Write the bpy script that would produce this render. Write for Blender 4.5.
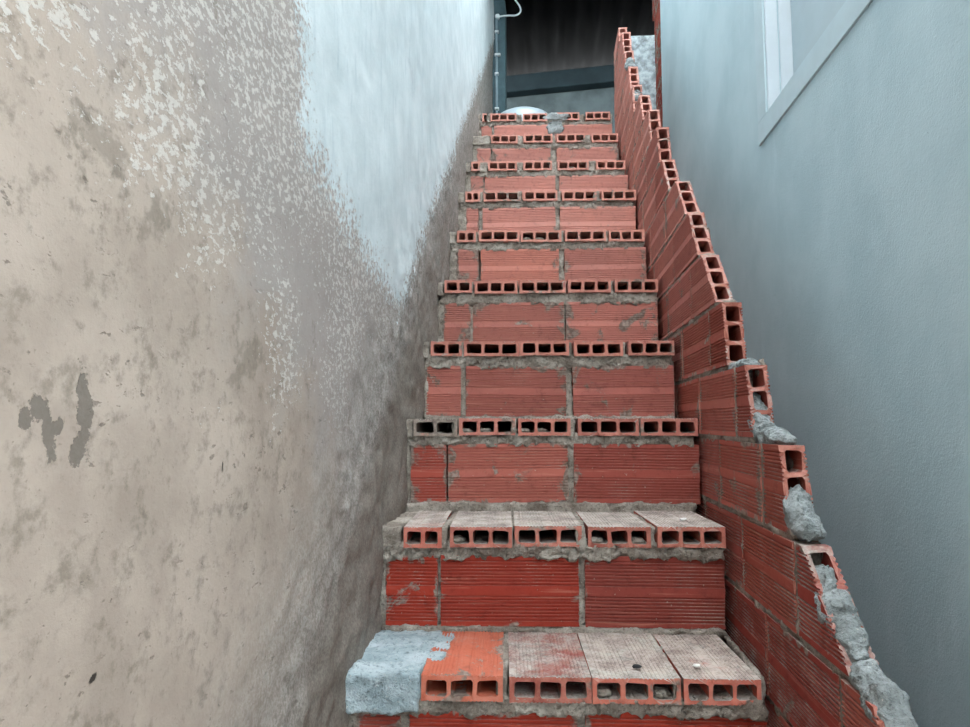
import bpy, bmesh, math, random
from mathutils import Vector, Matrix, noise

# ------------------------------------------------------------------ camera, sky, exposure
for o in list(bpy.data.objects):
    bpy.data.objects.remove(o)
scene = bpy.context.scene
COL = scene.collection

CAM_X, F_PX = 0.3396, 685.0
cam_data = bpy.data.cameras.new('camera')
cam_data.sensor_fit = 'HORIZONTAL'
cam_data.sensor_width = 36.0
cam_data.lens = F_PX / 970.0 * 36.0
cam_data.clip_start = 0.02
cam = bpy.data.objects.new('camera', cam_data)
COL.objects.link(cam)
cam.location = (CAM_X, 0.0, 0.0)
cam.rotation_euler = (math.pi / 2 + 0.0880, 0.0, 0.0873)
scene.camera = cam

world = bpy.data.worlds.new('overcast_sky')
scene.world = world
world.use_nodes = True
bg = world.node_tree.nodes['Background']
bg.inputs[0].default_value = (0.93, 0.98, 1.0, 1)
bg.inputs[1].default_value = 1.0

scene.view_settings.view_transform = 'Standard'
scene.view_settings.look = 'None'
scene.view_settings.gamma = 1.0
scene.view_settings.use_curve_mapping = False
scene.view_settings.exposure = 3.5

rnd = random.Random(7)

# ------------------------------------------------------------------ measured layout (metres)
W = 0.72                     # clear width of the stair
SKEW = 0.056                 # the rows are not quite square to the walls
NOSE = {1: (1.1994, -.4305), 2: (1.4423, -.2139), 3: (1.6945, .0134), 4: (1.9451, .2387), 5: (2.2052, .4708),
        6: (2.4664, .7135), 7: (2.7242, .9537), 8: (2.9976, 1.1857), 9: (3.2713, 1.4285), 10: (3.5452, 1.6666)}
NOSE[0] = (0.955, -.655)
NOSE[-1] = (0.705, -.882)
NOSE[-2] = (0.455, -1.110)
GROUND = -1.345
BL, BW, BT = 0.295, 0.145, 0.043       # brick length, width, thickness
XR = 0.985                   # face of the house wall
XP = 0.7245                  # inner face of the parapet


# ------------------------------------------------------------------ node helper
class G:
    def __init__(self, name):
        self.m = bpy.data.materials.new(name)
        self.m.use_nodes = True
        self.t = self.m.node_tree
        self.b = self.t.nodes['Principled BSDF']
        self.geo = None

    def link(self, a, sock):
        if isinstance(a, (int, float)):
            sock.default_value = a
        elif isinstance(a, tuple):
            sock.default_value = a if len(a) == len(sock.default_value) else (*a, 1.0)
        else:
            self.t.links.new(a, sock)

    def math(self, op, a, b=0.0, c=0.0, clamp=False):
        n = self.t.nodes.new('ShaderNodeMath')
        n.operation = op
        n.use_clamp = clamp
        for i, v in enumerate((a, b, c)):
            self.link(v, n.inputs[i])
        return n.outputs[0]

    def add(self, a, b): return self.math('ADD', a, b)
    def sub(self, a, b): return self.math('SUBTRACT', a, b)
    def mul(self, a, b): return self.math('MULTIPLY', a, b)
    def min(self, a, b): return self.math('MINIMUM', a, b)
    def max(self, a, b): return self.math('MAXIMUM', a, b)

    def step(self, v, lo, hi, a=0.0, b=1.0):
        n = self.t.nodes.new('ShaderNodeMapRange')
        n.interpolation_type = 'SMOOTHSTEP'
        for i, x in enumerate((v, lo, hi, a, b)):
            self.link(x, n.inputs[i])
        return n.outputs[0]

    def coords(self):
        n = self.t.nodes.new('ShaderNodeTexCoord')
        return n.outputs['Object']

    def xyz(self, v):
        n = self.t.nodes.new('ShaderNodeSeparateXYZ')
        self.link(v, n.inputs[0])
        return n.outputs

    def vec(self, op, a, b):
        n = self.t.nodes.new('ShaderNodeVectorMath')
        n.operation = op
        self.link(a, n.inputs[0])
        self.link(b, n.inputs[1])
        return n.outputs[0]

    def noise(self, v, scale, detail=4.0, rough=0.55, dist=0.0):
        n = self.t.nodes.new('ShaderNodeTexNoise')
        self.link(v, n.inputs['Vector'])
        n.inputs['Scale'].default_value = scale
        n.inputs['Detail'].default_value = detail
        n.inputs['Roughness'].default_value = rough
        n.inputs['Distortion'].default_value = dist
        return n.outputs[0]

    def mix(self, f, a, b, mode='MIX'):
        n = self.t.nodes.new('ShaderNodeMix')
        n.data_type = 'RGBA'
        n.blend_type = mode
        self.link(f, n.inputs[0])
        self.link(a, n.inputs[6])
        self.link(b, n.inputs[7])
        return n.outputs[2]

    def bump(self, h, strength, dist, prev=None):
        n = self.t.nodes.new('ShaderNodeBump')
        n.inputs['Strength'].default_value = strength
        n.inputs['Distance'].default_value = dist
        self.link(h, n.inputs['Height'])
        if prev is not None:
            self.t.links.new(prev, n.inputs['Normal'])
        return n.outputs[0]

    def node(self, kind):
        return self.t.nodes.new(kind)

    def done(self, color, rough=0.9, normal=None, spec=0.25, metal=0.0):
        self.link(color, self.b.inputs['Base Color'])
        self.link(rough, self.b.inputs['Roughness'])
        self.b.inputs['Specular IOR Level'].default_value = spec
        self.b.inputs['Metallic'].default_value = metal
        if normal is not None:
            self.t.links.new(normal, self.b.inputs['Normal'])
        return self.m


def srgb(r, g, b):
    f = lambda c: (c / 255 / 12.92) if c <= 10 else ((c / 255 + .055) / 1.055) ** 2.4
    return (f(r), f(g), f(b))


# ------------------------------------------------------------------ materials
def mat_brick():
    g = G('fired_clay')
    oi = g.node('ShaderNodeObjectInfo')
    co = g.coords()
    off = g.vec('ADD', co, oi.outputs['Location'])
    base = oi.outputs['Color']
    n1 = g.noise(off, 9, 3)
    n2 = g.noise(off, 60, 4, 0.65)
    c = g.mix(g.step(n1, .3, .7, 0, .5), base, g.mix(1.0, base, (1.2, 1.12, 1.08), 'MULTIPLY'))
    c = g.mix(g.step(n2, .52, .72, 0, .45), c, g.mix(1.0, base, (.62, .55, .52), 'MULTIPLY'))
    # stretched streaks along the extrusion
    st = g.vec('MULTIPLY', off, (3.0, 60.0, 60.0))
    c = g.mix(g.step(g.noise(st, 2.2, 3), .55, .75, 0, .3), c, srgb(206, 150, 130))
    # pale mineral bloom, spots
    c = g.mix(g.step(g.noise(off, 120, 2), .70, .78, 0, .5), c, srgb(200, 180, 165))
    tn = g.node('ShaderNodeTexCoord')
    endf = g.step(g.math('ABSOLUTE', g.xyz(tn.outputs['Normal'])[0]), .5, .8)
    c = g.mix(g.mul(endf, g.step(g.noise(off, 40, 4, .7), .35, .65, .25, .6)), c, srgb(200, 138, 122))
    # smeared mortar, amount held in the object's alpha
    tc = g.node('ShaderNodeTexCoord')
    gx = g.math('ABSOLUTE', g.sub(g.xyz(tc.outputs['Generated'])[0], .5))
    gz = g.math('ABSOLUTE', g.sub(g.xyz(tc.outputs['Generated'])[2], .5))
    side = g.step(g.math('ABSOLUTE', g.xyz(tc.outputs['Normal'])[0]), .6, .3)
    edge = g.mul(side, g.max(g.step(gx, .36, .52), g.mul(g.step(gz, .38, .51), .75)))
    sm = g.add(g.add(g.noise(off, 13, 5, 0.66, .6), g.mul(oi.outputs['Alpha'], .30)), g.mul(edge, .13))
    smf = g.step(sm, .66, .73, 0, .9)
    mort = g.mix(g.step(g.noise(off, 90, 3), .35, .65), srgb(106, 97, 89), srgb(150, 140, 131))
    c = g.mix(g.step(g.noise(off, 26, 5, .7), .54, .72, 0, .55), c, g.mix(1.0, base, (.52, .50, .52), 'MULTIPLY'))
    c = g.mix(smf, c, mort)
    # cement dust lying on faces that look up
    gn = g.node('ShaderNodeNewGeometry')
    nz = g.xyz(gn.outputs['Normal'])[2]
    pos = gn.outputs['Position']
    dn = g.add(g.noise(pos, 9, 4, .6), g.mul(g.noise(pos, 60, 4, .7), .45))
    at = g.node('ShaderNodeAttribute')
    at.attribute_type = 'OBJECT'
    at.attribute_name = 'dust'
    dust = g.mul(g.step(nz, .15, .5), g.step(g.add(dn, g.mul(g.sub(at.outputs['Fac'], .5), .6)), .58, .92, .12, .92))
    c = g.mix(dust, c, g.mix(g.step(g.add(g.mul(g.noise(pos, 22, 5, .7), .6), g.mul(g.noise(pos, 200, 3), .4)), .36, .62), srgb(126, 120, 115), srgb(186, 178, 170)))
    h = g.add(g.mul(g.noise(off, 160, 4, .7), .5), g.mul(smf, .9))
    return g.done(c, .92, g.bump(h, .55, .0016), .15)


def mat_mortar(name, dark, light, blue=None):
    g = G(name)
    gn = g.node('ShaderNodeNewGeometry')
    p = gn.outputs['Position']
    n1 = g.noise(p, 16, 5, .65)
    n2 = g.noise(p, 130, 4, .7)
    c = g.mix(g.step(n1, .35, .68), dark, light)
    c = g.mix(g.step(n2, .50, .70, 0, .7), c, tuple(x * .38 for x in dark))
    c = g.mix(g.step(g.noise(p, 240, 2), .66, .74, 0, .6), c, srgb(205, 198, 190))
    h = g.add(g.mul(n2, .8), g.noise(p, 48, 5, .7))
    return g.done(c, .96, g.bump(h, 1.0, .007), .08)


def mat_left_wall():
    g = G('old_render_and_limewash')
    gn = g.node('ShaderNodeNewGeometry')
    p = gn.outputs['Position']
    x, y, z = g.xyz(p)
    big = g.noise(p, 2.6, 4, .6)
    mid = g.noise(p, 9, 6, .65)
    fine = g.noise(p, 42, 6, .7)
    grit = g.noise(p, 190, 4, .7)
    # bare sandy render
    c = g.mix(g.step(g.add(g.mul(big, .55), g.mul(mid, .45)), .38, .60), srgb(165, 150, 139), srgb(186, 171, 159))
    c = g.mix(g.step(fine, .50, .70, 0, .75), c, srgb(136, 125, 114))
    c = g.mix(g.step(g.noise(p, 20, 6, .75, .3), .56, .70, 0, .42), c, srgb(128, 118, 107))
    c = g.mix(g.step(grit, .60, .74, 0, .5), c, srgb(108, 100, 91))
    pit = g.noise(g.vec('MULTIPLY', p, (1, .55, 1.0)), 95, 3, .6)
    pitf = g.mul(g.step(pit, .635, .69), g.step(mid, .40, .58))
    c = g.mix(g.mul(pitf, .55), c, srgb(88, 80, 72))
    # mauve-grey cement coat higher up and towards the stair
    mv = g.add(g.sub(g.add(g.mul(z, 1.3), g.mul(y, .9)), .87), g.mul(g.sub(mid, .5), .9))
    c = g.mix(g.step(mv, -.12, .22, 0, .85), c, g.mix(fine, srgb(150, 141, 137), srgb(180, 172, 168)))
    # darker blotches where the skin has come off
    nn = g.mul(g.sub(g.noise(p, 70, 5, .7), .5), .065)
    nd = g.mul(g.sub(g.noise(p, 240, 3, .6), .5), .03)
    wob = g.add(nn, nd)

    def blob(cy, cz, ry, rz, tilt=0.0):
        dy = g.sub(y, cy * 1.036)
        dz = g.sub(z, cz)
        a = g.add(g.mul(dy, math.cos(tilt)), g.mul(dz, math.sin(tilt)))
        b = g.sub(g.mul(dz, math.cos(tilt)), g.mul(dy, math.sin(tilt)))
        d = g.math('SQRT', g.add(g.math('POWER', g.math('ABSOLUTE', g.mul(a, 1 / ry)), 2.0), g.math('POWER', g.math('ABSOLUTE', g.mul(b, 1 / rz)), 2.0)))
        return g.add(d, g.mul(wob, 30.0))
    bl = None
    for a in ((.482, .010, .0085, .030, .10), (.476, -.021, .0075, .012, -.4), (.436, .010, .010, .010, 0), (.447, -.008, .006, .020, .25),
              (.453, -.002, .008, .006, .5), (.425, .004, .006, .008, 0)):
        q = blob(*a)
        bl = q if bl is None else g.min(bl, q)
    blf = g.step(bl, .90, 1.08, 1, 0)
    c = g.mix(g.mul(blf, .85), c, g.mix(grit, srgb(98, 91, 84), srgb(128, 120, 112)))
    nick = g.min(blob(.695, -.046, .0016, .0085, -.1), blob(.502, -.196, .0045, .0027, .5))
    c = g.mix(g.step(nick, .6, 1.1, .9, 0), c, srgb(30, 27, 24))
    st = g.step(g.add(g.noise(p, 6.5, 5, .7, .4), g.mul(fine, .35)), .78, .86, 0, .55)
    c = g.mix(st, c, srgb(132, 122, 112))
    # salt bloom: flakes in loose drifts
    reg = g.add(g.mul(g.sub(g.noise(p, 5.5, 3, .5), .5), 1.4), g.add(g.mul(g.sub(z, .02), 1.1), g.mul(g.sub(y, .62), .4)))
    fl = g.add(g.noise(g.vec('MULTIPLY', p, (1, .65, 1.05)), 120, 5, .7), g.mul(g.step(reg, -.05, .5), .16))
    flf = g.mul(g.step(fl, .665, .71), g.step(reg, .0, .16))
    c = g.mix(g.mul(flf, .7), c, srgb(216, 211, 205))
    # limewashed area: its ragged edge, then its lower edge running with the stair
    rag = g.add(g.mul(g.sub(g.noise(p, 11, 5, .65), .5), .17), g.mul(g.sub(g.noise(p, 80, 5, .8), .5), .42))
    e1 = g.sub(g.add(y, g.mul(z, .14)), 1.010)
    e2 = g.sub(g.add(z, g.mul(y, .20)), .600)
    e3 = g.mul(g.sub(z, g.add(g.mul(g.sub(y, 1.577), .80), .262)), .9)
    m = g.add(g.min(g.min(e1, e2), e3), rag)
    lime = g.step(m, -.012, .02)
    lc = g.mix(g.step(mid, .35, .7), srgb(206, 216, 219), srgb(222, 230, 233))
    lc = g.mix(g.step(g.noise(g.vec('MULTIPLY', p, (1, 5, .8)), 9, 4, .6), .52, .75, 0, .55), lc, srgb(184, 198, 204))
    # cement band along the steps
    band = g.step(g.sub(g.add(g.mul(g.sub(y, 1.30), .84), g.mul(g.sub(mid, .5), .22)), g.add(z, .16)), -.50, -.04, 0, .85)
    cb = g.mix(g.step(g.add(g.mul(fine, .45), g.mul(grit, .55)), .40, .60), srgb(124, 119, 114), srgb(176, 171, 166))
    c = g.mix(band, c, cb)
    c = g.mix(g.mul(lime, .96), c, lc)
    # earthy splash next to the treads
    foot = g.step(g.sub(g.add(g.mul(g.sub(y, 1.30), .84), g.mul(g.sub(fine, .5), .16)), g.add(z, .20)), -.13, -.02)
    foot = g.mul(foot, g.step(z, .9, .0, .15, .72))
    c = g.mix(foot, c, g.mix(grit, srgb(84, 76, 68), srgb(150, 140, 130)))
    h = g.add(g.mul(grit, .30), g.add(g.mul(fine, .8), g.mul(flf, .5)))
    h = g.add(h, g.mul(blf, -.8))
    h = g.add(h, g.mul(lime, .25))
    h = g.add(h, g.mul(pitf, -.5))
    h = g.mul(h, g.sub(1.0, g.mul(lime, .7)))
    return g.done(c, .95, g.bump(h, .4, .0035), .1)


def mat_right_wall():
    g = G('blue_grey_paint')
    gn = g.node('ShaderNodeNewGeometry')
    p = gn.outputs['Position']
    n1 = g.noise(p, 3, 5, .6)
    n2 = g.noise(p, 24, 5, .65)
    c = g.mix(g.step(n1, .35, .65), srgb(165, 185, 192), srgb(176, 195, 201))
    c = g.mix(g.step(g.noise(g.vec('MULTIPLY', p, (1, 6, 1.2)), 3, 4), .56, .74, 0, .3), c, srgb(188, 206, 212))
    c = g.mix(g.step(g.noise(p, 95, 2), .74, .79, 0, .5), c, srgb(120, 138, 146))
    h = g.add(g.mul(n2, .5), g.mul(g.noise(p, 230, 3, .6), .5))
    return g.done(c, .75, g.bump(h, .6, .003), .2)


def mat_plain(name, col, rough=.8, var=.15, scale=14, bump=.0, spec=.3, metal=0.0):
    g = G(name)
    gn = g.node('ShaderNodeNewGeometry')
    p = gn.outputs['Position']
    n = g.noise(p, scale, 5, .6)
    c = g.mix(g.step(n, .3, .7), tuple(x * (1 - var) for x in col), tuple(min(1, x * (1 + var)) for x in col))
    nor = g.bump(g.noise(p, scale * 6, 4, .6), bump, .004) if bump else None
    return g.done(c, rough, nor, spec, metal)


BRICK = mat_brick()
MORTAR = mat_mortar('grey_brown_mortar', srgb(128, 118, 109), srgb(174, 165, 155))
CEMENT = mat_mortar('pale_cement', srgb(124, 129, 129), srgb(164, 169, 170))
PATCH = mat_mortar('blue_grey_cement', srgb(150, 166, 172), srgb(186, 198, 203))
LEFTWALL = mat_left_wall()
PAINT = mat_right_wall()
TRIM = mat_plain('window_band_paint', srgb(176, 193, 199), .7, .04)
FRAME = mat_plain('white_frame_paint', srgb(188, 196, 202), .5, .03)
PANE = mat_plain('shutter_paint', srgb(166, 180, 186), .6, .03)
CONC = mat_plain('far_concrete', srgb(90, 102, 105), .9, .25, 5, .4)
PLASTER = mat_plain('spotted_plaster', srgb(142, 152, 156), .9, .5, 30, .3)
SHEET = mat_plain('sooty_roof_sheet', srgb(8, 7, 9), .8, .4, 5, .2, .1)
TEAL = mat_plain('dark_teal_paint', srgb(36, 52, 58), .6, .2, 8)
TEAL2 = mat_plain('grey_teal_render', srgb(70, 92, 99), .8, .2, 12, .3)
PIPE = mat_plain('grey_conduit', srgb(130, 150, 158), .5, .1, 20)
BRASS = mat_plain('pale_clip', srgb(220, 228, 230), .4, .05, 20)
CABLE = mat_plain('white_cable', srgb(210, 218, 222), .5, .05, 20)
ENAMEL = mat_plain('white_enamel', srgb(160, 174, 181), .3, .02, 8, 0, .5)
EARTH = mat_plain('packed_earth', srgb(120, 110, 100), .95, .25, 6, .6)
DARK = mat_plain('dark_stone', srgb(40, 42, 44), .8, .3, 60)
CHALK = mat_plain('chalk_chip', srgb(215, 212, 208), .8, .1, 60)


# ------------------------------------------------------------------ object helpers
def obj(name, mesh, mat=None, parent=None, mtx=None):
    o = bpy.data.objects.new(name, mesh)
    COL.objects.link(o)
    if mat is not None and not mesh.materials:
        mesh.materials.append(mat)
    if mtx is not None:
        o.matrix_world = mtx
    if parent is not None:
        o.parent = parent
    return o


def mesh_of(name, bm, smooth=False):
    me = bpy.data.meshes.new(name)
    bmesh.ops.recalc_face_normals(bm, faces=bm.faces)
    if smooth:
        for f in bm.faces:
            f.smooth = True
    bm.to_mesh(me)
    bm.free()
    return me


def empty(name, loc=(0, 0, 0)):
    o = bpy.data.objects.new(name, None)
    COL.objects.link(o)
    o.location = loc
    o.empty_display_size = .1
    return o


def tag(o, label=None, cat=None, group=None, kind=None):
    if label: o['label'] = label
    if cat: o['category'] = cat
    if group: o['group'] = group
    if kind: o['kind'] = kind
    return o


def box(bm, lo, hi):
    vs = [bm.verts.new((x, y, z)) for x in (lo[0], hi[0]) for y in (lo[1], hi[1]) for z in (lo[2], hi[2])]
    for f in ((0, 1, 3, 2), (4, 6, 7, 5), (0, 4, 5, 1), (2, 3, 7, 6), (0, 2, 6, 4), (1, 5, 7, 3)):
        bm.faces.new([vs[i] for i in f])


def turb(p, f, oct=4):
    v = Vector((0, 0, 0))
    a = 1.0
    for i in range(oct):
        v += noise.noise_vector(p * f) * a
        f *= 2.1
        a *= .62
    return v


def lump(bm, lo, hi, cell=.008, amp=.005, freq=38, skew=True, seed=0.0, taper=None):
    """A rough block of hand-laid mortar: a gridded box whose skin is pushed about by turbulence."""
    lo, hi = Vector(lo), Vector(hi)
    d = hi - lo
    n = [max(1, int(round(d[i] / cell))) for i in range(3)]
    cache = {}

    def vert(i, j, k):
        key = (i, j, k)
        if key not in cache:
            p = Vector((lo.x + d.x * i / n[0], lo.y + d.y * j / n[1], lo.z + d.z * k / n[2]))
            if taper and k == n[2]:
                p += Vector(taper) * (1 if j == 0 else 0)
            if skew:
                p.y += SKEW * p.x
            q = p + Vector((seed, seed * .7, -seed))
            cache[key] = bm.verts.new(p + turb(q, freq) * amp)
        return cache[key]
    for a in range(n[1]):
        for b in range(n[2]):
            for i in (0, n[0]):
                bm.faces.new([vert(i, a, b), vert(i, a + 1, b), vert(i, a + 1, b + 1), vert(i, a, b + 1)])
    for a in range(n[0]):
        for b in range(n[2]):
            for j in (0, n[1]):
                bm.faces.new([vert(a, j, b), vert(a + 1, j, b), vert(a + 1, j, b + 1), vert(a, j, b + 1)])
        for b in range(n[1]):
            for k in (0, n[2]):
                bm.faces.new([vert(a, b, k), vert(a + 1, b, k), vert(a + 1, b + 1, k), vert(a, b + 1, k)])


def clod(bm, c, r, squash=(1, 1, 1), amp=.25, freq=2.2, seed=0.0, sub=3):
    b2 = bmesh.new()
    bmesh.ops.create_icosphere(b2, subdivisions=sub, radius=1.0)
    m = {}
    for v in b2.verts:
        q = v.co + Vector((seed, seed * 1.3, -seed))
        p = v.co * (1 + amp * noise.noise(q * freq) + amp * .6 * noise.noise(q * freq * 2.7) + amp * .45 * noise.noise(q * freq * 6) + amp * .3 * noise.noise(q * freq * 13))
        m[v] = bm.verts.new(Vector(c) + Vector((p.x * squash[0], p.y * squash[1], p.z * squash[2])) * r)
    for f in b2.faces:
        bm.faces.new([m[v] for v in f.verts])
    b2.free()


# ------------------------------------------------------------------ hollow brick
MESHES = {}


def brick_mesh(L, Wd=BW, T=BT, s0=0.0, s1=0.0, variant=0, rough=.0012, gd=.0027):
    """Extruded hollow brick: x = length, y = thickness, z = width. Grooved faces, three square cells.
    s0 / s1 lean the two ends (broken or cut ends); rough chips the end edges; gd is the depth of the grooves."""
    key = (round(L, 3), round(Wd, 3), round(T, 3), round(s0, 2), round(s1, 2), variant, round(rough, 4), gd)
    if key in MESHES:
        return MESHES[key]
    r = random.Random(hash(key) & 0xffff)
    hw, ht = Wd / 2, T / 2
    # grooved flank, from -hw to hw
    prof = [(-hw, 0.0)]
    band = .0085
    margin = .0085
    ng = max(1, round(8 * Wd / BW))
    pitch = (hw - margin - band) / ng
    for half in (-1, 1):
        start = -hw + margin if half < 0 else band
        for i in range(ng):
            a = start + pitch * (i + .5)
            w2 = pitch * .24
            prof += [(a - w2 * 1.2, 0.0), (a - w2 * .75, gd), (a + w2 * .75, gd), (a + w2 * 1.2, 0.0)]
    prof.append((hw, 0.0))
    outer = [(-(ht - d), z) for z, d in prof] + [((ht - d), z) for z, d in reversed(prof)]
    web = .0078
    nh = 1 if Wd < .055 else 2 if Wd < .112 else 3
    cw = (Wd - (nh + 1) * web) / nh
    th = ht - .0080
    holes = []
    for i in range(nh):
        a = -hw + web + i * (cw + web)
        b = a + cw
        c = .0035
        j = lambda: r.uniform(-.0012, .0012)
        holes.append([(-th + j(), a + c), (-th + c, a + j()), (th - c, a + j()), (th + j(), a + c), (th + j(), b - c), (th - c, b + j()), (-th + c, b + j()), (-th + j(), b - c)])
    bm = bmesh.new()
    ph = r.uniform(0, 50)

    def endx(side, y, z):
        s = s0 if side < 0 else s1
        x = side * L / 2 + s * (z + hw) if s else side * L / 2
        q = Vector((y * 55 + ph, z * 55, side * 9.0))
        k = noise.noise(q) + .6 * noise.noise(q * 2.6) + .4 * noise.noise(q * 6)
        return x - side * abs(k) * rough * 2.2
    loops = [outer] + holes
    rings = {}
    for side in (-1, 1):
        edges = []
        for li, lp in enumerate(loops):
            vs = [bm.verts.new((endx(side, y, z), y, z)) for y, z in lp]
            rings[(side, li)] = vs
            for i in range(len(vs)):
                edges.append(bm.edges.new((vs[i], vs[(i + 1) % len(vs)])))
        bmesh.ops.triangle_fill(bm, use_beauty=True, use_dissolve=False, edges=edges)
    for li, lp in enumerate(loops):
        A, B = rings[(-1, li)], rings[(1, li)]
        k = len(A)
        for i in range(k):
            bm.faces.new([A[i], A[(i + 1) % k], B[(i + 1) % k], B[i]])
    me = mesh_of('brick', bm)
    me.materials.append(BRICK)
    MESHES[key] = me
    return me


ROT_TREAD = Matrix(((0, 0, 1, 0), (1, 0, 0, 0), (0, 1, 0, 0), (0, 0, 0, 1)))     # length -> Y, thickness -> Z, width -> X
ROT_SIDE = Matrix(((0, 1, 0, 0), (1, 0, 0, 0), (0, 0, 1, 0), (0, 0, 0, 1)))      # length -> Y, thickness -> X, width -> Z
RZ = Matrix.Rotation(math.atan(SKEW), 4, 'Z')


def jig(a=.006):
    return Matrix.Rotation(rnd.gauss(0, a), 4, 'X') @ Matrix.Rotation(rnd.gauss(0, a), 4, 'Y') @ Matrix.Rotation(rnd.gauss(0, a), 4, 'Z')


CLAY = [srgb(148, 70, 58), srgb(142, 64, 54), srgb(154, 78, 66), srgb(138, 60, 52), srgb(160, 84, 72), srgb(146, 72, 64)]
VIVID = srgb(154, 56, 42)
ORANGE = srgb(176, 88, 62)
LIT_DUSTY = srgb(194, 140, 130)  # pale dust plus the stronger light higher up, put into the clay colour
PALE = srgb(190, 124, 110)
GREYED = srgb(132, 122, 114)


def put_brick(parent, mesh, mtx, col=None, smear=None, lit_dust=0.0, dust=.5):
    o = obj('brick', mesh, None, parent, mtx)
    c = col or rnd.choice(CLAY)
    c = tuple(a + (b - a) * lit_dust for a, b in zip(c, LIT_DUSTY))  # higher bricks shift further to the tint of light and dust
    v = rnd.uniform(.9, 1.08)
    o['dust'] = dust
    o.color = (c[0] * v, c[1] * v, c[2] * v, rnd.uniform(.05, .45) if smear is None else smear)
    return o


# ------------------------------------------------------------------ setting: walls, ground, landing, roof
def build_left_wall():
    ys = [-1.2]
    while ys[-1] < 4.62:
        yy = ys[-1]
        ys.append(yy + (.05 if yy < .3 else .010 if yy < 1.9 else .018 if yy < 3.6 else .05))
    zs = [GROUND - .1]
    while zs[-1] < 4.4:
        zz = zs[-1]
        zs.append(zz + (.05 if zz < -.75 else .011 if zz < 1.0 else .02 if zz < 2.0 else .05))
    bm = bmesh.new()
    rows = []
    for yy in ys:
        row = []
        for zz in zs:
            p = Vector((0, yy, zz))
            x = .010 * noise.noise(p * 1.6) + .003 * noise.noise(p * 7)
            d = zz - (-.16 + .86 * (yy - 1.22))      # height above the line of the nosings
            k = max(0.0, min(1.0, (.30 - d) / .26))
            r3 = noise.noise(p * 26) + .6 * noise.noise(p * 58) + .3 * noise.noise(p * 120)
            x += k * (.004 + .0048 * r3 + .004 * noise.noise(p * 9)) + (1 - k) * .0009 * r3
            row.append(bm.verts.new((x - .012, yy, zz)))
        rows.append(row)
    for a, b in zip(rows, rows[1:]):
        for i in range(len(zs) - 1):
            bm.faces.new([a[i], b[i], b[i + 1], a[i + 1]])
    # back, ends and top give the wall its body
    n, m = len(ys) - 1, len(zs) - 1
    B = {}
    for i, yy in ((0, ys[0]), (1, ys[-1])):
        for j, zz in ((0, zs[0]), (1, zs[-1])):
            B[i, j] = bm.verts.new((-.16, yy, zz))
    bm.faces.new([B[0, 0], B[0, 1], B[1, 1], B[1, 0]])
    bm.faces.new([r_[m] for r_ in rows] + [B[1, 1], B[0, 1]])
    bm.faces.new([v for v in rows[n]] + [B[1, 1], B[1, 0]])
    bm.faces.new([v for v in rows[0]] + [B[0, 1], B[0, 0]])
    return tag(obj('wall_left', mesh_of('wall_left', bm, True), LEFTWALL), 'old grey rendered wall with a whitewashed upper part', 'wall', kind='structure')


build_left_wall()

# window opening in the house wall
WY0, WY1, WZ0, WZ1 = .98, 1.966, .893, 1.95
RW_Y0, RW_Y1, RW_T = -.35, 3.64, 3.7
bm = bmesh.new()
for lo, hi in (((XR, RW_Y0, GROUND - .1), (XR + .16, RW_Y1, WZ0)), ((XR, RW_Y0, WZ1), (XR + .16, RW_Y1, RW_T)),
               ((XR, RW_Y0, WZ0), (XR + .16, WY0, WZ1)), ((XR, WY1, WZ0), (XR + .16, RW_Y1, WZ1))):
    box(bm, lo, hi)
bmesh.ops.remove_doubles(bm, verts=bm.verts, dist=1e-5)
tag(obj('wall_right', mesh_of('wall_right', bm), PAINT), 'smooth blue-grey painted house wall', 'wall', kind='structure')

win = tag(empty('window_1', (XR, (WY0 + WY1) / 2, WZ0)), 'closed white window with a raised painted band in the house wall', 'window', kind='structure')
Wm = Matrix.Translation(win.location).inverted()


def wbox(name, lo, hi, mat, bev=.0015):
    bm = bmesh.new()
    box(bm, lo, hi)
    bmesh.ops.bevel(bm, geom=bm.edges[:], offset=bev, segments=1, affect='EDGES')
    o = obj(name, mesh_of(name, bm), mat)
    o.parent = win
    o.matrix_parent_inverse = Wm
    return o


bd = .068
wbox('band', (XR - .005, WY0 - bd, WZ0 - bd), (XR + .003, WY1 + .076, WZ0 + .0), TRIM)
wbox('band', (XR - .005, WY0 - bd, WZ1), (XR + .003, WY1 + .076, WZ1 + bd), TRIM)
wbox('band', (XR - .005, WY1, WZ0), (XR + .003, WY1 + .076, WZ1), TRIM)
wbox('band', (XR - .005, WY0 - bd, WZ0), (XR + .003, WY0, WZ1), TRIM)
wbox('frame', (XR + .001, WY1 - .004, WZ0 + .002), (XR + .036, WY1 + .004, WZ1), FRAME)
wbox('frame', (XR + .040, WY1 - .004, WZ0 + .002), (XR + .085, WY1 + .004, WZ1), FRAME)
wbox('frame', (XR + .040, WY0 - .004, WZ0 + .002), (XR + .085, WY0 + .004, WZ1), FRAME)
wbox('frame', (XR + .040, WY0, WZ0 - .004), (XR + .085, WY1, WZ0 + .004), FRAME)
wbox('frame', (XR + .040, WY0, WZ1 - .004), (XR + .085, WY1, WZ1 + .004), FRAME)
wbox('shutter_panel', (XR + .074, WY0 + .002, WZ0 + .004), (XR + .095, WY1 - .004, WZ1 - .004), PANE)

bm = bmesh.new()
box(bm, (-.16, -1.5, GROUND - .1), (XR + .16, -1.2, 2.0))  # unseen wall, added to block light coming from behind the camera
tag(obj('wall_light_block', mesh_of('wall_light_block', bm), PAINT), 'unseen wall added behind the camera to cut the light on the risers', 'wall', kind='structure')

# ground
bm = bmesh.new()
box(bm, (-9, -9, GROUND - .12), (9, 9, GROUND))
tag(obj('floor', mesh_of('floor', bm), EARTH), 'packed earth ground at the foot of the stair', 'ground', kind='structure')

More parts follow.
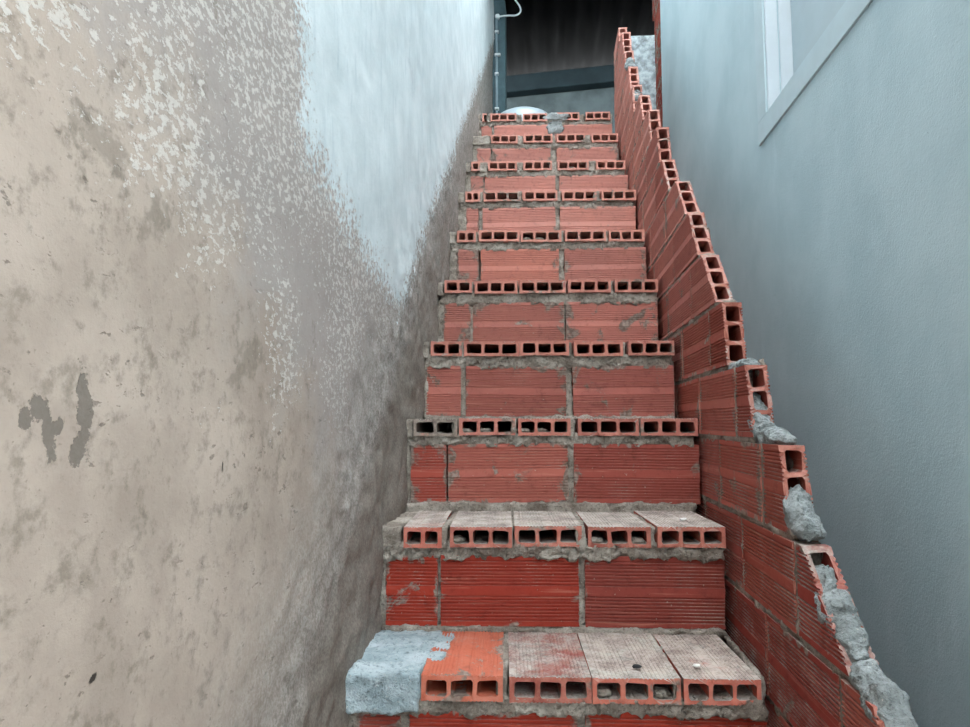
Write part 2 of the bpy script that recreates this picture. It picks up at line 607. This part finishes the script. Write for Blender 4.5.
# landing slab behind the top step
bm = bmesh.new()
box(bm, (.0, 3.86, 1.49), (XR - .01, 4.6, 1.645))
box(bm, (-.9, 4.6, 1.49), (2.3, 5.75, 1.645))
tag(obj('floor_landing', mesh_of('floor_landing', bm), CONC), 'concrete landing behind the top step', 'floor', kind='structure')

# far wall under the roof, turned a little
bm = bmesh.new()
box(bm, (-1.0, 0, 1.3), (1.9, .15, 2.76))
tag(obj('wall_back', mesh_of('wall_back', bm), CONC, None, Matrix.Translation((0, 5.6, 0)) @ Matrix.Rotation(math.radians(-7), 4, 'Z')),
    'grey concrete wall below the dark roof', 'wall', kind='structure')
bm = bmesh.new()
box(bm, (-1.0, -.10, 2.76), (1.9, .12, 2.905))
bmesh.ops.bevel(bm, geom=bm.edges[:], offset=.006, segments=1, affect='EDGES')
tag(obj('roof_beam', mesh_of('roof_beam', bm), TEAL, None, Matrix.Translation((0, 5.6, 0)) @ Matrix.Rotation(math.radians(-7), 4, 'Z')),
    'dark teal beam on top of the far concrete wall under the roof', 'beam')
bm = bmesh.new()
box(bm, (-1.0, 4.6, 1.3), (-.9, 5.7, 3.1))  # unseen side wall, added so the space under the roof stays dark
tag(obj('wall_shade_left', mesh_of('wall_shade_left', bm), CONC), 'unseen left side wall added to keep the covered landing dark', 'wall', kind='structure')
bm = bmesh.new()
box(bm, (1.75, 3.6, 1.3), (1.85, 5.9, 3.1))  # its unseen partner on the right, added for the same darkness
tag(obj('wall_shade_right', mesh_of('wall_shade_right', bm), CONC), 'unseen right side wall added to keep the covered landing dark', 'wall', kind='structure')

# corrugated roof
bm = bmesh.new()
nx, wl = 220, .16
x0, x1 = -1.0, 1.9
pts = []
for i in range(nx + 1):
    x = x0 + (x1 - x0) * i / nx
    dz = .022 * math.sin(2 * math.pi * x / wl)
    pts.append([bm.verts.new((x, y, z + dz + t)) for (y, z) in ((3.75, 3.12), (5.95, 2.95)) for t in (0, .006)])
for a, b in zip(pts, pts[1:]):
    bm.faces.new([a[0], b[0], b[2], a[2]])
    bm.faces.new([a[1], a[3], b[3], b[1]])
    bm.faces.new([a[0], a[1], b[1], b[0]])
    bm.faces.new([a[2], b[2], b[3], a[3]])
tag(obj('ceiling', mesh_of('ceiling', bm, True), SHEET), 'dark corrugated roof sheet above the landing', 'roof', kind='structure')

# low spotted wall that closes the gap behind the parapet
bm = bmesh.new()
lump(bm, (.775, 3.84, 1.2), (XR + .02, 3.90, 2.235), .03, .003, 12, False)
tag(obj('wall_gap', mesh_of('wall_gap', bm, True), PLASTER), 'low whitish spotted wall behind the top of the parapet', 'wall', kind='structure')

# raw brick end of the house wall
pw = tag(empty('wall_pier', (XR + .03, 3.64, 0)), 'narrow strip of bare red brickwork at the end of the house wall', 'wall', kind='structure')
Pm = Matrix.Translation(pw.location).inverted()
bm = bmesh.new()
lump(bm, (XR + .006, 3.642, .9), (XR + .13, 3.862, 3.0), .02, .002, 30, False)
o = obj('mortar', mesh_of('mortar', bm, True), MORTAR, pw)
o.matrix_parent_inverse = Pm
z = .95
k = 0
while z < 2.95:
    yb = 3.645
    ln = .232 if k % 2 else .205
    if z > 2.33: ln += .022
    for a, l in (((0, ln * .62), (ln * .62 + .008, ln * .38 - .008)) if k % 2 else ((0, ln),)):
        o = put_brick(pw, brick_mesh(round(l, 2), variant=k % 2), Matrix.Translation((XR + .022, yb + a + l / 2, z + BW / 2)) @ ROT_SIDE @ jig(.004), None, .5)
        o.matrix_parent_inverse = Pm
    z += .156
    k += 1

# ------------------------------------------------------------------ the staircase
stair = tag(empty('staircase', (W / 2, .45, GROUND)), 'raw staircase of red hollow bricks and grey mortar climbing between two walls', 'staircase')
Sm = Matrix.Translation(stair.location).inverted()

# solid rubble core, kept behind the facing bricks
bm = bmesh.new()
prof = []
for n in range(-2, 11):
    y, z = NOSE[n]
    zb = z - BT - .012
    zprev = NOSE[n - 1][1] - BT - .012 if n > -2 else GROUND
    prof += [(y + .055, zprev), (y + .055, zb)]
prof += [(3.90, NOSE[10][1] - BT - .012), (3.90, GROUND)]
vA = [bm.verts.new((.0, y, z)) for y, z in prof]
vB = [bm.verts.new((W - .004, y + SKEW * W, z)) for y, z in prof]
bm.faces.new(vA)
bm.faces.new(list(reversed(vB)))
for i in range(len(prof)):
    j = (i + 1) % len(prof)
    bm.faces.new([vA[i], vA[j], vB[j], vB[i]])
o = obj('core', mesh_of('core', bm), MORTAR, stair)
o.matrix_parent_inverse = Sm

TREAD = {1: [.119, .254, .267, .406, .410, .557, .561, .705], 2: [.032, .116, .129, .263, .269, .404, .419, .551, .564, .708],
         3: [.005, .111, .117, .258, .263, .395, .411, .564, .569, .714], 4: [.002, .096, .104, .259, .263, .401, .414, .558, .569, .712],
         5: [.004, .096, .103, .244, .251, .401, .408, .551, .563, .712], 6: [.012, .078, .093, .243, .248, .396, .410, .561, .572, .709],
         7: [.012, .071, .088, .236, .248, .389, .409, .546, .566, .716], 8: [.008, .047, .085, .212, .244, .370, .397, .535, .572, .707],
         9: [.077, .206, .236, .379, .397, .541, .571, .711], 10: [.005, .039, .052, .190, .222, .356, .405, .528, .560, .703],
         0: [.02, .16, .17, .31, .32, .46, .47, .70], -1: [.01, .14, .15, .29, .30, .44, .45, .59, .60, .71], -2: [.01, .14, .15, .29, .30, .44, .45, .59, .60, .71]}
RISER = {1: [.008, .085, .100, .390, .402, .712], 2: [.000, .112, .117, .406, .418, .708], 3: [.000, .094, .097, .393, .410, .716],
         4: [.000, .095, .110, .400, .416, .710], 5: [.009, .095, .105, .401, .407, .710], 6: [.018, .099, .103, .395, .412, .716],
         7: [.020, .073, .091, .386, .402, .716], 8: [.007, .071, .075, .392, .410, .718], 9: [.011, .081, .086, .378, .403, .708],
         10: [.004, .065, .076, .366, .400, .709]}
BED = {1: .018, 2: .020, 3: .019, 4: .029, 5: .030, 6: .024, 7: .024, 8: .022, 9: .022, 10: .018}
DUST = {(1, 0): .1, (1, 1): .6, (1, 2): 1.0, (1, 3): .9, (2, 0): .9, (2, 1): 1.1, (2, 2): 1.1, (2, 3): 1.1, (2, 4): 1.1}
PLUG = {1: ((2, 0), (2, 2)), 2: ((3, 0), (3, 2), (1, 0)), 3: ((1, 0), (1, 1), (2, 0), (2, 1)), 6: ((2, 0), (2, 1)), 8: ((3, 1),)}
TCOL = {(1, 0): ORANGE, (2, 0): VIVID, (3, 0): GREYED, (1, 3): srgb(182, 92, 78), (1, 2): srgb(190, 96, 78)}
RCOL = {(2, 0): VIVID, (2, 1): srgb(150, 58, 46), (3, 0): VIVID, (3, 2): srgb(146, 60, 50), (2, 2): srgb(136, 64, 56), (1, 1): VIVID, (1, 2): VIVID,
        (6, 1): ORANGE, (8, 1): srgb(204, 112, 88)}

for n in range(-2, 11):
    y, z = NOSE[n]
    zprev = NOSE[n - 1][1] if n > -2 else GROUND
    bed = BED.get(n, .02)
    tb = TREAD[n]
    rb = RISER.get(n, RISER[3])
    ry = y + .012                       # face of the riser bricks
    zt = z - BT                         # underside of the tread bricks
    rz1 = zt - bed
    rz0 = rz1 - BW
    fine = .0048 if 0 <= n <= 4 else .0075
    bm = bmesh.new()
    # bed under the tread bricks
    lump(bm, (-.005, y + (.006 if n < 3 else .0115), rz1 - .005), (W - .015, y + .10, zt + .003), fine, .0095 if n < 3 else .0085, 42, seed=n * 3.1)
    # mortar oozing at the foot of the riser
    lump(bm, (-.005, ry - .004, zprev - .006), (W - .014, ry + .05, rz0 + .004), fine, .006, 30, seed=n * 2.3, taper=(0, .012, 0))
    # upright joints of the riser
    gaps = [(-.012, rb[0])] + [(rb[i + 1], rb[i + 2]) for i in range(0, len(rb) - 2, 2)] + [(rb[-1], W - .010)]
    for gi, (a, b) in enumerate(gaps):
        if b - a > .004:
            rec = .006 if b - a > .008 else .012
            if gi == 0: rec = .002
            lump(bm, (a - .002, ry + rec, rz0 - .004), (b + .002, ry + .04, rz1 + .004), .0065, .0045, 40, seed=n * 1.7 + a)
    # joints of the tread
    gaps = [(-.02, tb[0])] + [(tb[i + 1], tb[i + 2]) for i in range(0, len(tb) - 2, 2)] + [(tb[-1], W - .010)]
    for gi, (a, b) in enumerate(gaps):
        if b - a < .004:
            continue
        if n == 1 and gi == 0:
            continue
        rec = rnd.choice((.004, .010, .016)) if gi not in (0,) else .004
        if gi == len(gaps) - 1: rec = .02
        lump(bm, (a - .002, y + rec, zt - .006), (b + .002, y + .27, z - .003), .008, .004, 40, seed=n * 1.1 + a)
    step = obj('step', mesh_of('step', bm, True), MORTAR, stair)
    step.matrix_parent_inverse = Sm
    if n == 1:
        bm = bmesh.new()
        lump(bm, (-.012, y - .006, zt - .016), (.121, y + .25, z + .002), .006, .0055, 26, seed=3.3)
        lump(bm, (.10, y + .07, zt), (.150, y + .24, z + .0015), .006, .005, 30, seed=5.3)
        o = obj('cement_patch', mesh_of('cement_patch', bm, True), PATCH, step)
        o['label'] = 'blue-grey cement patch filling the left end of the lowest tread'
    if n == 10:
        bm = bmesh.new()
        clod(bm, (.408, y + .012 + SKEW * .4, z - .024), .066, (1.0, .26, .42), .30, 1.7, 4.1, 4)
        clod(bm, (.402, y + .014 + SKEW * .4, z - .080), .055, (.85, .22, .80), .34, 1.7, 7.7, 4)
        o = obj('mortar_smear', mesh_of('mortar_smear', bm, True), CEMENT, step)
    # tread bricks: ends to the front
    for i in range(0, len(tb), 2):
        a, b = tb[i], tb[i + 1]
        if i == len(tb) - 2: b -= .009
        wd = max(.03, b - a)
        L = .285
        thin = wd < .11
        me = brick_mesh(L, round(wd, 2) if thin else round(wd, 2), BT, variant=rnd.randrange(3), rough=rnd.choice((.001, .0016, .0024)), gd=.0013)
        cx = (a + b) / 2
        dz = rnd.uniform(-.0018, .0018)
        M = Matrix.Translation((cx, y + SKEW * cx + L / 2 + rnd.uniform(-.003, .004), z - BT / 2 + dz)) @ RZ @ ROT_TREAD @ jig(.005)
        col = TCOL.get((n, i // 2))
        if col is None and n >= 6: col = PALE if rnd.random() < .35 else None
        o = put_brick(step, me, M, col, .95 if (n, i // 2) == (3, 0) else rnd.uniform(.05, .4), max(0, min(.9, (n - 1.5) * .16)), DUST.get((n, i // 2), .85))
    for bi, hi in PLUG.get(n, ()):
        a, b = tb[2 * bi], tb[2 * bi + 1]
        px = a + (b - a) * (hi + .5) / 3
        bm = bmesh.new()
        clod(bm, (px, y + SKEW * px + .022, zt + .0125), .017, (1.0, 1.0, .40), .35, 2.0, n * 4.4 + hi, 3)
        obj('mortar_plug', mesh_of('mortar_plug', bm, True), MORTAR, step)
    # riser bricks: on edge, lying along the row
    for i in range(0, len(rb), 2):
        a, b = rb[i], rb[i + 1]
        me = brick_mesh(round(b - a, 2), BW, BT, variant=rnd.randrange(2), rough=.0016)
        cx = (a + b) / 2
        M = Matrix.Translation((cx, ry + SKEW * cx + BT / 2 + rnd.uniform(-.002, .002), (rz0 + rz1) / 2 + rnd.uniform(-.002, .002))) @ RZ @ jig(.006)
        col = RCOL.get((n, i // 2))
        if col is None and n >= 7: col = PALE if rnd.random() < .6 else None
        o = put_brick(step, me, M, col, rnd.uniform(.0, .3) if i else rnd.uniform(.1, .5), max(0, min(.9, (n - 2) * .16)), .30)

# ------------------------------------------------------------------ the parapet on the open side
par = tag(empty('parapet', (XP + BT / 2, .9, GROUND)), 'thin stepped parapet of red hollow bricks on edge beside the staircase', 'wall')
Rm = Matrix.Translation(par.location).inverted()
PITCH = .1495
BASE = -.030                     # a bed joint of the parapet
# course index -> (end at the top, end at the bottom, joints behind it), read along the wall
ENDS = {-6: (.24, .20, []), -5: (.40, .34, []), -4: (.60, .54, []), -3: (.885, .80, [.981, 1.278]), -2: (1.105, .945, [1.129, 1.420]), -1: (1.181, 1.141, [1.280, 1.579]),
        0: (1.356, 1.318, [1.438, 1.753]), 1: (1.511, 1.480, [1.638, 1.962]), 2: (1.690, 1.561, [1.827, 2.147]), 3: (1.823, 1.728, [2.057, 2.427]),
        4: (2.000, 1.874, [2.180]), 5: (2.22, 2.100, [2.36]), 6: (2.315, 2.268, [2.55]), 7: (2.490, 2.444, [2.62]), 8: (2.690, 2.597, [2.86]),
        9: (2.900, 2.850, [3.02]), 10: (3.02, 2.960, [3.2]), 11: (3.145, 3.115, [3.36]), 12: (3.25, 3.19, [3.47]), 13: (3.345, 3.335, [])}
FAR = 3.595
bm = bmesh.new()
for k, (et, eb, joints) in ENDS.items():
    z0 = BASE + k * PITCH
    bw = .074 if k == 13 else BW - .006
    js = list(joints)
    last = js[-1] if js else min(et, eb) + .30
    if not js and last < FAR - .05: js.append(last)
    while js and js[-1] + BL + .006 < FAR - .04:
        js.append(js[-1] + BL + .006)
    js = [q for q in js if q < FAR - .04]
    segs = []
    prev = None
    pts = [None] + js + [FAR]
    for i in range(len(pts) - 1):
        a = pts[i]
        b = pts[i + 1] - .005
        if a is None:
            s = (et - eb) / BW
            a0 = eb
            L = b - a0
            if L < .02: continue
            me = brick_mesh(round(L, 2), bw, BT, s0=round(s, 1), variant=k % 3, rough=.0048)
            yc = b - round(L, 2) / 2
        else:
            a0 = a + .005
            L = round(b - a0, 2)
            if L < .02: continue
            me = brick_mesh(L, bw, BT, variant=rnd.randrange(2), rough=.0012)
            yc = (a0 + b) / 2
        M = Matrix.Translation((XP + BT / 2 + rnd.uniform(-.0015, .002), yc, z0 + .005 + bw / 2)) @ ROT_SIDE @ jig(.004)
        col = PALE if (k >= 7 and rnd.random() < .4) else None
        o = put_brick(par, me, M, col, rnd.uniform(0, .3), max(0, min(.9, .18 + k * .07 + rnd.uniform(-.18, .18))), .42)
        o.matrix_parent_inverse = Rm
        if a is not None:
            lump(bm, (XP + .003, a - .006, z0), (XP + BT - .003, a + .006, z0 + bw + .006), .007, .003, 40, False, seed=k)
    # bed joint below this course, from its own end to the back
    ya = min(eb, et) + .004
    lump(bm, (XP + .0035, ya, z0 - .0075), (XP + BT + .001, FAR - .01, z0 + .008), .0075 if k < 6 else .012, .0052, 34, False, seed=k * 1.9)
    # cement clinging to the outer face near the broken end
    for q in range(5):
        clod(bm, (XP + BT + .001, et + .012 + q * .045 + rnd.uniform(-.008, .02), z0 + rnd.uniform(.005, .14)), rnd.uniform(.010, .020), (.55, 1, 1), .4, 2.2, k * 7.0 + q, 3)
mort = obj('mortar', mesh_of('mortar', bm, True), MORTAR, par)
mort.matrix_parent_inverse = Rm

# pale cement lumps left on the stepped edge

def crust(path, r, seed):
    """A ridge of cement left along a broken edge: a closed lumpy tube, as wide as the wall is thick."""
    P = [Vector((XP + BT / 2 + .002, a, b)) for a, b in path]
    pts = []
    for p, q in zip(P, P[1:]):
        n = max(2, int((q - p).length / .003))
        pts += [p.lerp(q, i / n) for i in range(n)]
    pts.append(P[-1])
    bm = bmesh.new()
    rings = []
    N = 40
    for i, p in enumerate(pts):
        d = (pts[min(i + 3, len(pts) - 1)] - pts[max(i - 3, 0)]).normalized()
        t = i / (len(pts) - 1)
        e = max(.05, math.sin(math.pi * t)) ** .35
        w = Vector((1, 0, 0)).cross(d)
        rw = r * e * (1 + .45 * noise.noise(Vector((t * 9 + seed, seed, 0))))
        ring = []
        for k in range(N):
            a = 2 * math.pi * k / N
            v = p + Vector((1, 0, 0)) * math.cos(a) * .0235 * e + w * math.sin(a) * rw
            ring.append(bm.verts.new(v + turb(v + Vector((seed, 0, 0)), 44) * .006 + turb(v, 150, 2) * .0018))
        rings.append(ring)
    for a, b in zip(rings, rings[1:]):
        for k in range(N):
            bm.faces.new([a[k], a[(k + 1) % N], b[(k + 1) % N], b[k]])
    bm.faces.new(list(reversed(rings[0])))
    bm.faces.new(rings[-1])
    o = obj('cement_lump', mesh_of('cement_lump', bm, True), CEMENT, par)
    o.matrix_parent_inverse = Rm


for i, (path, r) in enumerate(((((1.372, .055), (1.345, .0), (1.315, -.028), (1.195, -.028)), .018), (((1.180, -.105), (1.150, -.160), (1.105, -.172)), .020),
                               (((1.088, -.212), (1.026, -.272), (.962, -.312)), .023), (((.985, -.316), (.905, -.330), (.83, -.400)), .020),
                               (((1.515, .120), (1.46, .119), (1.37, .116)), .012), (((2.935, 1.45), (2.90, 1.42), (2.87, 1.38)), .016), (((3.14, 1.72), (3.12, 1.66), (3.04, 1.62)), .016))):
    crust(path, r, i * 2.7 + .4)

# ------------------------------------------------------------------ things on the landing
bm = bmesh.new()
prof = [(.205, .0), (.212, .004), (.208, .012), (.196, .020), (.190, .08), (.176, .135), (.155, .165), (.120, .184), (.07, .194), (.0, .197)]
N = 48
rings = []
for r_, h in prof[:-1]:
    rings.append([bm.verts.new((r_ * math.cos(2 * math.pi * i / N), r_ * math.sin(2 * math.pi * i / N), h)) for i in range(N)])
top = bm.verts.new((0, 0, prof[-1][1]))
for a, b in zip(rings, rings[1:]):
    for i in range(N):
        bm.faces.new([a[i], a[(i + 1) % N], b[(i + 1) % N], b[i]])
for i in range(N):
    bm.faces.new([rings[-1][i], rings[-1][(i + 1) % N], top])
tag(obj('basin', mesh_of('basin', bm, True), ENAMEL, None, Matrix.Translation((.223, 3.99, 1.645 + .024))),
    'white rounded basin lying upside down behind the top step', 'basin')

# post, conduit, clips and cable at the end of the left wall
bm = bmesh.new()
box(bm, (-.02, 4.636, 1.645), (.078, 4.80, 3.02))
bmesh.ops.bevel(bm, geom=bm.edges[:], offset=.006, segments=2, affect='EDGES')
tag(obj('post', mesh_of('post', bm), TEAL2), 'grey-teal rendered post at the far end of the left wall', 'post')


def tube(bm, pts, r, seg=10):
    rings = []
    for i, p in enumerate(pts):
        p = Vector(p)
        d = (Vector(pts[min(i + 1, len(pts) - 1)]) - Vector(pts[max(i - 1, 0)])).normalized()
        u = d.orthogonal().normalized()
        if rings:
            u = (u0 - d * u0.dot(d)).normalized()
        u0 = u
        w = d.cross(u)
        rings.append([bm.verts.new(p + u * r * math.cos(2 * math.pi * k / seg) + w * r * math.sin(2 * math.pi * k / seg)) for k in range(seg)])
    for a, b in zip(rings, rings[1:]):
        for k in range(seg):
            bm.faces.new([a[k], a[(k + 1) % seg], b[(k + 1) % seg], b[k]])
    bm.faces.new(list(reversed(rings[0])))
    bm.faces.new(rings[-1])


con = tag(empty('conduit', (.018, 4.615, 1.645)), 'thin grey conduit with pale clips running up the teal post', 'pipe')
Cm = Matrix.Translation(con.location).inverted()
bm = bmesh.new()
tube(bm, [(.018, 4.615, 1.645), (.018, 4.615, 2.2), (.018, 4.615, 2.875)], .0085, 12)
o = obj('pipe', mesh_of('pipe', bm, True), PIPE, con)
o.matrix_parent_inverse = Cm
for zc in (2.20, 2.455, 2.595, 2.765):
    bm = bmesh.new()
    box(bm, (.004, 4.60, zc - .007), (.034 if zc != 2.595 else .046, 4.632, zc + .007))
    bmesh.ops.bevel(bm, geom=bm.edges[:], offset=.003, segments=2, affect='EDGES')
    o = obj('clip', mesh_of('clip', bm), BRASS, con)
    o.matrix_parent_inverse = Cm
bm = bmesh.new()
box(bm, (.010, 4.592, 2.860), (.040, 4.632, 2.888))
bmesh.ops.bevel(bm, geom=bm.edges[:], offset=.005, segments=2, affect='EDGES')
o = obj('cable_gland', mesh_of('cable_gland', bm), BRASS, con)
o.matrix_parent_inverse = Cm
bm = bmesh.new()
ctrl = [(.040, 4.61, 2.787), (.065, 4.60, 2.784), (.095, 4.58, 2.772), (.125, 4.57, 2.764), (.148, 4.57, 2.775), (.158, 4.57, 2.800), (.150, 4.57, 2.835),
        (.130, 4.57, 2.875), (.118, 4.58, 2.92), (.115, 4.60, 2.98), (.112, 4.65, 3.03)]
ctrl = [((a - .04) * 1.28 + .04, b, min(c + .088, 3.05)) for a, b, c in ctrl]
sm = []
for i in range(len(ctrl) - 1):
    p0, p1, p2, p3 = (Vector(ctrl[max(0, min(len(ctrl) - 1, i + q))]) for q in (-1, 0, 1, 2))
    for t in (0, .25, .5, .75):
        sm.append(.5 * ((2 * p1) + (p2 - p0) * t + (2 * p0 - 5 * p1 + 4 * p2 - p3) * t * t + (3 * p1 - p0 - 3 * p2 + p3) * t ** 3))
tube(bm, sm, .006, 8)
tag(obj('cable', mesh_of('cable', bm, True), CABLE), 'white cable looping out from the conduit under the dark roof', 'cable')

# ------------------------------------------------------------------ crumbs
for nm, (x, y, zz), r, sq, mat, lb in (
        ('pebble', (.497, 1.270, -.428), .0062, (1.3, .9, .6), DARK, 'dark pebble on the dusty middle of the lowest tread'),
        ('chip', (.603, 1.285, -.428), .005, (1.2, 1, .6), CHALK, 'tiny white chip on the right part of the lowest tread'),
        ('chip', (.640, 1.560, -.2105), .006, (1.3, 1, .6), CHALK, 'small white chip at the right end of the second tread')):
    bm = bmesh.new()
    clod(bm, (0, 0, 0), r, sq, .4, 1.5, x * 9, 2)
    tag(obj(nm, mesh_of(nm, bm), mat, None, Matrix.Translation((x, y, zz + r * .3))), lb, 'stone')
